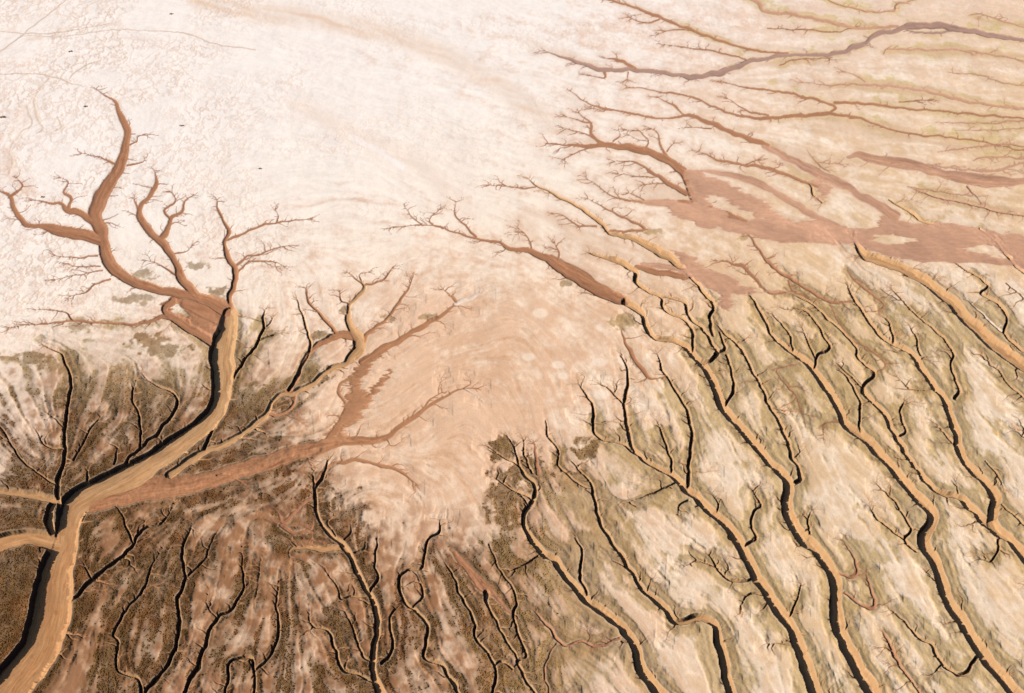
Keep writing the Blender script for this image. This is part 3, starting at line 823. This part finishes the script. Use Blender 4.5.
# crust ridges of the white plain
ridge = 1 - np.abs(fbm(X / 6 + 0.8 * n_big, Y / 9, 61, 5, 0.6)) * 5
rz = sstep(0.2, 1.0, ridge) * sstep(400, 140, GA - 0.1 * GB + 60 * n_big) * sstep(400, 250, GB) 
rz = rz * sstep(-0.30, 0.12, fbm(X / 55 + 3, Y / 60, 67, 3) + 0.12 * sstep(160, 20, GA))
rz2 = sstep(0.3, 1.0, ridge) * sstep(0.0, 0.25, fbm(X / 60, Y / 50, 63, 2)) * north
col = mix(col, col * np.array([0.86, 0.75, 0.68], np.float32), v3(np.clip(rz * (0.75 + 0.5 * n_mid) + rz2 * 0.4, 0, 0.95)))
# broad faint brown band and the white streak on the basin
def band(pts, w, soft):
    d = np.full(GA.shape, 1e3, np.float32)
    ga = GA + 5 * n_mid; gb = GB + 4 * n_mid
    for (x0, y0), (x1, y1) in zip(pts[:-1], pts[1:]):
        dx, dy = x1 - x0, y1 - y0; t = np.clip(((ga - x0) * dx + (gb - y0) * dy) / (dx * dx + dy * dy), 0, 1)
        d = np.minimum(d, np.hypot(ga - x0 - t * dx, gb - y0 - t * dy))
    return sstep(w + soft, w - soft * 0.3, d)
bb = band([(200, 0), (262, 12), (335, 22), (400, 36), (455, 58), (505, 90), (560, 130)], 5, 12) * (0.75 + 0.25 * S2t)
col = mix(col, alb(232, 204, 180), v3(np.clip(bb * 0.75, 0, 1)))
ws = band([(352, 137), (378, 150), (404, 168)], 1.4, 3)
col = mix(col, alb(255, 250, 246), v3(ws * 0.7))
bb2 = band([(300, 105), (330, 122), (420, 165), (470, 210)], 3, 14)
col = mix(col, alb(240, 216, 196), v3(bb2 * 0.5))
for (sx, sy, rr) in PALE_SPOTS:
    dd = np.hypot((GA - sx) / rr, (GB - sy) / (rr * 0.62)) + 0.22 * n_mid
    col = mix(col, alb(250, 226, 200), v3(0.7 * sstep(1.05, 0.55, dd)))

# scrub
c_vdark = alb(74, 50, 24); c_vmid = alb(124, 88, 46)
c_vlight = alb(166, 134, 74); c_vlight2 = alb(194, 160, 100); c_vN = alb(212, 186, 122)
vs = np.clip(0.45 + 0.35 * n_fine + 0.5 * n_mid2 + 0.07 * S1t, 0, 1)
c_dk = mix(c_vdark, c_vmid, v3(vs)); c_lt = mix(c_vlight, c_vlight2, v3(vs))
c_lt = mix(c_lt, c_lt * np.array([0.76, 0.68, 0.60], np.float32), v3(sstep(760, 560, GA - 0.4 * (GB - 560)) * sstep(380, 480, GB)))
cv = mix(c_lt, c_dk, v3(np.clip(dk, 0, 1)))
cv = mix(cv, c_vN, v3(sstep(250, 130, GB) * 0.9))
# deeper green-brown right beside a creek
edge = np.exp(-np.maximum(S, 0) / 3.0) * low
cv = cv * v3(1 - 0.42 * edge * (1 - 0.4 * dk))
cv = cv * v3(np.exp(0.06 * S1t + 0.05 * n_tiny + 0.10 * n_mid2))
cv = mix(cv, cv * np.array([1.25, 0.98, 0.82], np.float32), v3(dk * sstep(-0.1, 0.5, fbm(X / 14, Y / 16, 71, 3))))
col = mix(col, cv, v3(veg * (0.80 + 0.15 * dk)))

# pinkish silt washed out beside the north-eastern creeks
ne = sstep(480, 640, GA + 0.3 * GB) * sstep(330, 240, GB)
ns_ = ne * np.exp(-np.maximum(S, 0) / (2.2 + 2.0 * sstep(-0.3, 0.5, n_mid))) * sstep(-1.6, 0.8, S2t + S3t * 0.6)
col = mix(col, alb(212, 166, 132), v3(np.clip(ns_ * 0.55, 0, 1)))
col = mix(col, alb(218, 180, 148), v3(ne * 0.5 * sstep(0.5, 1.6, S3t + 0.5 * n_big)))
# creek beds
bed = {0: alb(203, 157, 110), 1: alb(184, 130, 92), 2: alb(178, 125, 90), 3: alb(238, 216, 196), 4: alb(204, 154, 122), 5: alb(178, 140, 122)}
BT = np.zeros(GA.shape + (3,), np.float32)
for k, c in bed.items(): BT[TONE == k] = c
BT = mix(BT, bed[4], v3(PMP * 0.7))
BT = BT * v3(np.exp(0.08 * n_mid + 0.08 * n_big + PM * (0.05 * S3t + 0.03 * S2t + 0.10 * n_big)))
BT = mix(BT, BT * np.array([1.06, 1.10, 1.15], np.float32), v3(sstep(320, 120, GB) * sstep(300, 560, GA)))
sw = sstep(560, 200, GA) * sstep(430, 600, GB)
BT = mix(BT, BT * np.array([0.92, 0.80, 0.70], np.float32), v3(sw * 1.0))
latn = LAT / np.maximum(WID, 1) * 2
bar = perlin(ALONG / 13.0, LAT / 3.2, 18) + 0.5 * perlin(ALONG / 5.0, LAT / 1.6, 19)
strk = perlin(ALONG / 26.0, LAT / 1.1 + 0.8 * perlin(ALONG / 14.0, LAT / 5.0, 9), 8) + 0.6 * perlin(ALONG / 60.0, LAT / 2.6, 12)
thal = perlin(ALONG / 30.0, LAT * 0 + 0.5, 14) * 0.7
wet = np.exp(-((latn - thal) / 0.28) ** 2) * sstep(4, 12, WID)
BT = BT * v3(np.exp(0.25 * strk * sstep(3, 9, WID) * (1 - 0.85 * PM) + 0.07 * n_fine + 0.03 * S1t + 0.10 * bar * sstep(3, 8, WID)))
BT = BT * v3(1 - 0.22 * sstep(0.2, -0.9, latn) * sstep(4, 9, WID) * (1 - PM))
BT = mix(BT, BT * np.array([0.74, 0.62, 0.52], np.float32), v3(0.7 * sstep(0.35, 0.8, bar) * sstep(4, 9, WID) * (1 - PM)))

BT = BT * mix(np.ones(3, np.float32), np.array([0.80, 0.70, 0.60], np.float32), v3(0.55 * wet))
ismud = np.zeros(len(parts), bool)
for l in base:
    if l['mud']: ismud[l['part']] = True
mudm = (ismud[np.maximum(PART, 0)] & (PART >= 0)) | MUDS
soft = np.where(mudm, 0.9, 0.35)
inb = sstep(0.25, -soft, S + np.where(mudm, 0.9 * n_mid + 0.35 * S2t, 0))
twn = sstep(2.2, 1.0, WID)                                       # hairline creeks: shading painted in as a darker bed colour
BT = mix(BT, BT * np.array([0.62, 0.52, 0.44], np.float32), v3(twn * 0.55))
# darker band at the foot of the banks
foot_band = sstep(-0.2, -1.4, S) * sstep(-4.5, -1.6, S) * np.where(mudm, 0, 1)
BT = mix(BT, BT * np.array([0.82, 0.74, 0.66], np.float32), v3(foot_band * 0.35))
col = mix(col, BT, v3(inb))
# pale lip along the edge
lip = sstep(0.0, 0.7, S) * sstep(2.4, 0.9, S) * (1 - mudm) * sstep(1.3, 3, WID)
col = mix(col, alb(232, 202, 168), v3(lip * 0.40 * (1 - 0.4 * dk)))
# bank shade painted dark on west cut faces; sunlit east faces tan
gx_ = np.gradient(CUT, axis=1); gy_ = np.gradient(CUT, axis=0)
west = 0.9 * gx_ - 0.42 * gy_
west = np.maximum(west, np.roll(west, 1, 1) * 0.8)  # carries the painted shade a little way onto the bed
wshade = sstep(0.02, 0.12, west) * (1 - mudm) * (1 - 0.6 * NORTH0)
col = mix(col, mix(alb(48, 34, 24), alb(130, 86, 58), v3(north)), v3(wshade))
elit = sstep(0.05, 0.2, -west) * (1 - mudm)
col = mix(col, alb(180, 139, 95), v3(elit * 0.7))
col = np.clip(col, 0.012, 0.92)

# ------------------------------------------------------------------ relief
Z = 0.35 * n_big + 0.10 * n_mid
Z += 0.55 * np.exp(-np.maximum(S, 0) / 5.0) * low * (0.5 + 0.5 * veg)        # levees
Z += veg * (0.08 * n_fine + 0.045 * n_tiny) * (0.6 + 0.6 * low) + veg * 0.12 * low
Z += 0.012 * S2t * low + (rz + rz2 * 0.6) * -0.08 + 0.02 * n_fine
Z += 0.05 * np.clip(S2t, -2, 2) * veg * low
inside = sstep(0.3, -0.8, S)
Z = mix(Z, 0.30 * n_big + 0.008 * strk * sstep(3, 9, WID), inside * sstep(0.0, 0.5, CUT))
Z -= CUT
Z += 0.05 * np.clip(latn, -1, 1) ** 2 * inside * sstep(8, 20, WID) * sstep(0.5, 1.2, CUT)
Z = Z.astype(np.float32)
print('relief')

# ------------------------------------------------------------------ materials
def new_mat(name):
    m = bpy.data.materials.new(name); m.use_nodes = True
    return m, m.node_tree, m.node_tree.nodes['Principled BSDF']

def surface_mat(name, rough, spec, grain, bump, scale, wetness=0.0):
    m, nt, bs = new_mat(name)
    N = nt.nodes.new; K = nt.links.new
    at = N('ShaderNodeAttribute'); at.attribute_name = 'soil'
    geo = N('ShaderNodeNewGeometry')
    n1 = N('ShaderNodeTexNoise'); n1.inputs['Scale'].default_value = scale; n1.inputs['Detail'].default_value = 5; n1.inputs['Roughness'].default_value = 0.65
    K(geo.outputs['Position'], n1.inputs['Vector'])
    mr = N('ShaderNodeMapRange'); mr.inputs['To Min'].default_value = 1 - grain; mr.inputs['To Max'].default_value = 1 + grain
    mr.inputs['From Min'].default_value = 0.3; mr.inputs['From Max'].default_value = 0.7
    K(n1.outputs['Fac'], mr.inputs['Value'])
    mx = N('ShaderNodeVectorMath'); mx.operation = 'SCALE'
    K(at.outputs['Color'], mx.inputs[0]); K(mr.outputs['Result'], mx.inputs['Scale'])
    K(mx.outputs['Vector'], bs.inputs['Base Color'])
    bs.inputs['Roughness'].default_value = rough
    bs.inputs['Specular IOR Level'].default_value = spec
    bp = N('ShaderNodeBump'); bp.inputs['Strength'].default_value = bump; bp.inputs['Distance'].default_value = 0.25
    K(n1.outputs['Fac'], bp.inputs['Height']); K(bp.outputs['Normal'], bs.inputs['Normal'])
    return m
M_ground = surface_mat('crusted_clay', 0.95, 0.12, 0.05, 0.30, 1.6)
M_bed = surface_mat('creek_bed_sand', 0.75, 0.25, 0.05, 0.15, 0.9)
M_mud = surface_mat('wet_mud', 0.6, 0.3, 0.03, 0.05, 0.6)

# ------------------------------------------------------------------ meshes cut out of the one lattice
coll = bpy.context.scene.collection
VID = np.arange(NX * NY, dtype=np.int32).reshape(NY, NX)
quads = np.stack([VID[1:, :-1], VID[1:, 1:], VID[:-1, 1:], VID[:-1, :-1]], -1).reshape(-1, 4)
inn = np.where(S < 0.15, PART, -1).astype(np.int32)
fid = inn[:-1, :-1].copy()
for q in (inn[1:, :-1], inn[:-1, 1:], inn[1:, 1:]): fid = np.where(fid < 0, q, fid)
fid = fid.reshape(-1)
VX_ = np.stack([X, Y, Z], -1).reshape(-1, 3)
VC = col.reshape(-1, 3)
# smooth normals of the whole lattice, so pieces meet without a crease
Pm = np.stack([X, Y, Z], -1)
du = np.gradient(Pm, axis=1); dvv = np.gradient(Pm, axis=0)
NRM = np.cross(dvv, du); NRM /= np.linalg.norm(NRM, axis=-1, keepdims=True); NRM *= np.sign(NRM[..., 2:3])
NRM = NRM.reshape(-1, 3)

def mesh_from(name, faces, extra=None, custom=True):
    used, inv = np.unique(faces.reshape(-1), return_inverse=True)
    me = bpy.data.meshes.new(name)
    co = VX_[used]; cc = VC[used]; nn = NRM[used]; f = inv.reshape(-1, 4)
    if extra is not None:
        eco, ecc, ef, enn = extra(used, len(used))
        co = np.concatenate([co, eco]); cc = np.concatenate([cc, ecc]); f = np.concatenate([f, ef]); nn = np.concatenate([nn, enn])
    nf = len(f)
    me.vertices.add(len(co)); me.vertices.foreach_set('co', co.astype(np.float32).ravel())
    me.loops.add(nf * 4); me.loops.foreach_set('vertex_index', f.astype(np.int32).ravel())
    me.polygons.add(nf); me.polygons.foreach_set('loop_start', np.arange(0, nf * 4, 4, dtype=np.int32))
    me.polygons.foreach_set('use_smooth', np.ones(nf, bool))
    me.update(calc_edges=True)
    a = me.color_attributes.new('soil', 'FLOAT_COLOR', 'POINT')
    a.data.foreach_set('color', np.concatenate([cc, np.ones((len(cc), 1), np.float32)], 1).astype(np.float32).ravel())
    if custom:
        me.normals_split_custom_set_from_vertices(nn.astype(np.float32))
    return me

def apron(used, base_n):
    """coarse skirt carrying the sheet on to the horizon"""
    top, bot = VID[0], VID[-1]; lf, rt = VID[:, 0], VID[:, -1]
    ring = np.concatenate([top, rt[1:], bot[::-1][1:], lf[::-1][1:-1]])
    lut = {int(v_): i for i, v_ in enumerate(used)}
    rid = np.array([lut[int(v_)] for v_ in ring])
    p = VX_[ring].copy(); ctr = np.array([0, 330, 0], np.float32)
    eco = []; prev = rid; ef = []; cnt = base_n
    m = len(ring)
    for sc in (1.12, 1.5, 3.0, 9.0, 40.0):
        q = ctr + (p - ctr) * sc; q[:, 2] = p[:, 2] * (1 if sc < 1.2 else 0)
        eco.append(q); idx = np.arange(cnt, cnt + m); cnt += m
        ef.append(np.stack([np.roll(prev, -1), np.roll(idx, -1), idx, prev], -1)); prev = idx
    def soften(c, n_):
        q = np.concatenate([c[-n_:], c, c[:n_]]); k_ = np.cumsum(np.concatenate([np.zeros((1, 3)), q]), 0)
        return (k_[2 * n_:2 * n_ + m] - k_[:m]) / (2 * n_)
    c1 = soften(VC[ring], 30); c2 = soften(VC[ring], 220); c3 = c2 * 0.5 + c2.mean(0) * 0.5
    cc = np.concatenate([c1, c2, c3, c3, c3])
    nn = np.tile(np.array([[0, 0, 1.0]]), (5 * m, 1))
    return np.concatenate(eco), cc, np.concatenate(ef), nn

# scraps of a channel cut off by a larger one stay with the ground
FW = NX - 1
sub = np.flatnonzero(fid >= 0); sub = sub[np.lexsort((sub, fid[sub]))]
brk = np.flatnonzero((np.diff(sub) != 1) | (np.diff(fid[sub]) != 0) | (sub[1:] % FW == 0)) + 1
st_ = np.concatenate([[0], brk]); en_ = np.concatenate([brk, [len(sub)]]) - 1
rp = fid[sub[st_]].tolist(); rr0 = (sub[st_] // FW).tolist(); ra = (sub[st_] % FW).tolist(); rb = (sub[en_] % FW).tolist()
par = list(range(len(rp)))
def find(i):
    while par[i] != i: par[i] = par[par[i]]; i = par[i]
    return i
j0 = 0
for i in range(len(rp)):
    while j0 < i and (rp[j0] != rp[i] or rr0[j0] < rr0[i] - 1): j0 += 1
    j = j0
    while j < i and rp[j] == rp[i] and rr0[j] == rr0[i] - 1:
        if ra[j] <= rb[i] + 1 and rb[j] + 1 >= ra[i]: par[find(j)] = find(i)
        j += 1
size = {}
for i in range(len(rp)):
    q = find(i); size[q] = size.get(q, 0) + rb[i] - ra[i] + 1
big = {}
for q, n_ in size.items(): big[rp[q]] = max(big.get(rp[q], 0), n_)
for i in range(len(rp)):
    if size[find(i)] < big[rp[i]]: fid[rr0[i] * FW + ra[i]: rr0[i] * FW + rb[i] + 1] = -1
gm = mesh_from('ground', quads[fid < 0], apron)
gm.materials.append(M_ground)
g = bpy.data.objects.new('ground', gm); g['kind'] = 'structure'; coll.objects.link(g)
print('ground', len(gm.vertices))

order = np.argsort(fid, kind='stable'); fs = fid[order]
def faces_of(pid):
    a, b = np.searchsorted(fs, pid), np.searchsorted(fs, pid + 1)
    return quads[order[a:b]]
for si, s in enumerate(systems):
    pids = [i for i, p in enumerate(parts) if p[0] == si]
    got = [(i, faces_of(i)) for i in pids]
    got = [(i, f) for i, f in got if len(f) > 0]
    if not got: print('empty system', s['key']); continue
    mat = M_mud if s['kind'] == 'mud_bar' else M_bed
    if s['kind'] != 'tidal_creek' or len(got) == 1:
        me = mesh_from(s['kind'], np.concatenate([f for _, f in got])); me.materials.append(mat)
        root = bpy.data.objects.new(s['kind'], me)
    else:
        root = bpy.data.objects.new(s['kind'], None)
        st = s['strokes'][0]['pts'][0]; wx, wy = to_ground(st[0], st[1]); root.location = (wx, wy, 0)
        main = [f for i, f in got if parts[i][1] == 'main']
        todo = ([('main_channel', np.concatenate(main))] if main else []) + [('side_channel', f) for i, f in got if parts[i][1] != 'main']
        for nm, f in todo:
            me = mesh_from(nm, f); me.materials.append(mat)
            o = bpy.data.objects.new(nm, me); o.parent = root
            o.matrix_parent_inverse = Matrix.Translation(-Vector(root.location))
            coll.objects.link(o)
    root['label'] = s['label']; root['category'] = {'tidal_creek': 'creek', 'mud_bar': 'mud bar', 'faint_rill': 'dry rill'}[s['kind']]
    if s['group']: root['group'] = s['group']
    coll.objects.link(root)
print('creeks')

# ------------------------------------------------------------------ scrub: low mounds of leaves, uncountable
def clump_mesh(name, cx, cy, cz, rad, hgt, colr):
    """each clump: ragged 6-sided dome, 13 corners"""
    n = len(cx); k = 6
    th = nrs.uniform(0, 6.28, (n, 1)) + np.arange(k) * (2 * math.pi / k)
    r0 = rad[:, None] * nrs.uniform(0.7, 1.3, (n, k)); r1 = rad[:, None] * nrs.uniform(0.35, 0.8, (n, k))
    low_ = np.stack([cx[:, None] + np.cos(th) * r0, cy[:, None] + np.sin(th) * r0, cz[:, None] - 0.12 + 0 * th], -1)
    up_ = np.stack([cx[:, None] + np.cos(th + .5) * r1, cy[:, None] + np.sin(th + .5) * r1, cz[:, None] + hgt[:, None] * nrs.uniform(0.55, 1.0, (n, k))], -1)
    tip = np.stack([cx, cy, cz + hgt], -1)[:, None]
    V = np.concatenate([low_, up_, tip], 1)
    b = (np.arange(n) * (2 * k + 1))[:, None]
    i = np.arange(k); j = (i + 1) % k
    t1 = np.stack([b + i, b + j, b + k + i], -1); t2 = np.stack([b + j, b + k + j, b + k + i], -1); t3 = np.stack([b + k + i, b + k + j, b + 2 * k + 0 * i], -1)
    Fc = np.concatenate([t1, t2, t3], 1).reshape(-1, 3)
    me = bpy.data.meshes.new(name)
    V = V.reshape(-1, 3); nf = len(Fc)
    me.vertices.add(len(V)); me.vertices.foreach_set('co', V.astype(np.float32).ravel())
    me.loops.add(nf * 3); me.loops.foreach_set('vertex_index', Fc.astype(np.int32).ravel())
    me.polygons.add(nf); me.polygons.foreach_set('loop_start', np.arange(0, nf * 3, 3, dtype=np.int32))
    me.update(calc_edges=True)
    cc = np.repeat(colr[:, None], 2 * k + 1, 1).copy(); cc[:, :k] *= 0.92; cc *= nrs.uniform(0.9, 1.1, cc.shape[:2] + (1,))
    a = me.color_attributes.new('soil', 'FLOAT_COLOR', 'POINT')
    cc = cc.reshape(-1, 3)
    a.data.foreach_set('color', np.concatenate([cc, np.ones((len(cc), 1))], 1).astype(np.float32).ravel())
    return me
M_scrub = surface_mat('scrub_leaves', 0.9, 0.1, 0.15, 0.2, 3.0)
prob = sstep(0.55, 0.95, veg) * sstep(0.8, 2.5, S) * sstep(0.15, 0.6, dk) * sstep(330, 470, GB) * (0.6 + 0.4 * np.clip(S1t, -1, 1))
prob = np.clip(prob, 0, None).ravel().astype(np.float64); prob /= prob.sum()
pick = np.unique(nrs.choice(NX * NY, NCLUMP, p=prob))
cxy = VX_[pick] + nrs.uniform(-0.1, 0.1, (len(pick), 3)) * [1, 1, 0]
rad = nrs.uniform(0.10, 0.26, len(pick)) * nrs.uniform(0.8, 1.3, len(pick))
cm = clump_mesh('salt_marsh_scrub', cxy[:, 0], cxy[:, 1], cxy[:, 2], rad, rad * nrs.uniform(0.5, 1.0, len(pick)), cv.reshape(-1, 3)[pick] * 1.35)
cm.materials.append(M_scrub)
o = bpy.data.objects.new('salt_marsh_scrub', cm); o['kind'] = 'stuff'; coll.objects.link(o)

# a few single bushes stranded on the white crust
for (sa_, sb_, rr, lab) in BUSHES:
    gx_, gy_ = to_ground(sa_, sb_); n = 26; rr *= 0.45
    an = nrs.uniform(0, 6.28, n); dd = np.sqrt(nrs.uniform(0, 1, n)) * rr
    jx, jy = int((sa_ - A[0]) / STEP), int((sb_ - B[0]) / STEP); z0 = float(Z[jy, jx])
    bx_, by_ = np.cos(an) * dd * 1.7, np.sin(an) * dd
    me = clump_mesh('bush', bx_, by_, np.zeros(n), np.full(n, rr * 0.33) * nrs.uniform(.6, 1.3, n), np.full(n, rr * 0.4), np.tile(alb(150, 108, 62), (n, 1)) * nrs.uniform(0.6, 1.3, (n, 1)))
    me.materials.append(M_scrub)
    o = bpy.data.objects.new('bush', me); o.location = (gx_, gy_, z0 - 0.05); coll.objects.link(o)
    o['label'] = lab; o['category'] = 'bush'; o['group'] = 'lone bushes on the white crust'

# ------------------------------------------------------------------ light, sky, camera
sc = bpy.context.scene
w = bpy.data.worlds.new('World'); sc.world = w; w.use_nodes = True
nt = w.node_tree; bg = nt.nodes['Background']
sky = nt.nodes.new('ShaderNodeTexSky'); sky.sky_type = 'NISHITA'; sky.sun_disc = False
sky.sun_elevation = SUN_EL; sky.altitude = 300; sky.dust_density = 1.5
sd = Vector((math.cos(SUN_EL) * math.cos(SUN_AZ), math.cos(SUN_EL) * math.sin(SUN_AZ), math.sin(SUN_EL)))   # towards the sun
sky.sun_rotation = math.atan2(sd.x, sd.y)
nt.links.new(sky.outputs['Color'], bg.inputs['Color']); bg.inputs['Strength'].default_value = 0.075
sl_ = bpy.data.lights.new('sun', 'SUN'); sl_.energy = 5.0; sl_.angle = math.radians(0.5); sl_.color = (1.0, 0.955, 0.90)
so = bpy.data.objects.new('sun', sl_); so.rotation_euler = sd.to_track_quat('Z', 'Y').to_euler(); so.location = (-200, 300, 200); coll.objects.link(so)
cam = bpy.data.cameras.new('camera'); cam.lens = LENS; cam.sensor_width = 36; cam.clip_start = 1; cam.clip_end = 60000
co_ = bpy.data.objects.new('camera', cam); co_.location = (0, 0, H); co_.rotation_euler = (math.pi / 2 - PITCH, 0, 0); coll.objects.link(co_)
sc.camera = co_
sc.cycles.diffuse_bounces = 0; sc.cycles.max_bounces = 3
sc.view_settings.view_transform = 'Standard'; sc.view_settings.look = 'None'; sc.view_settings.exposure = 0
print('done')
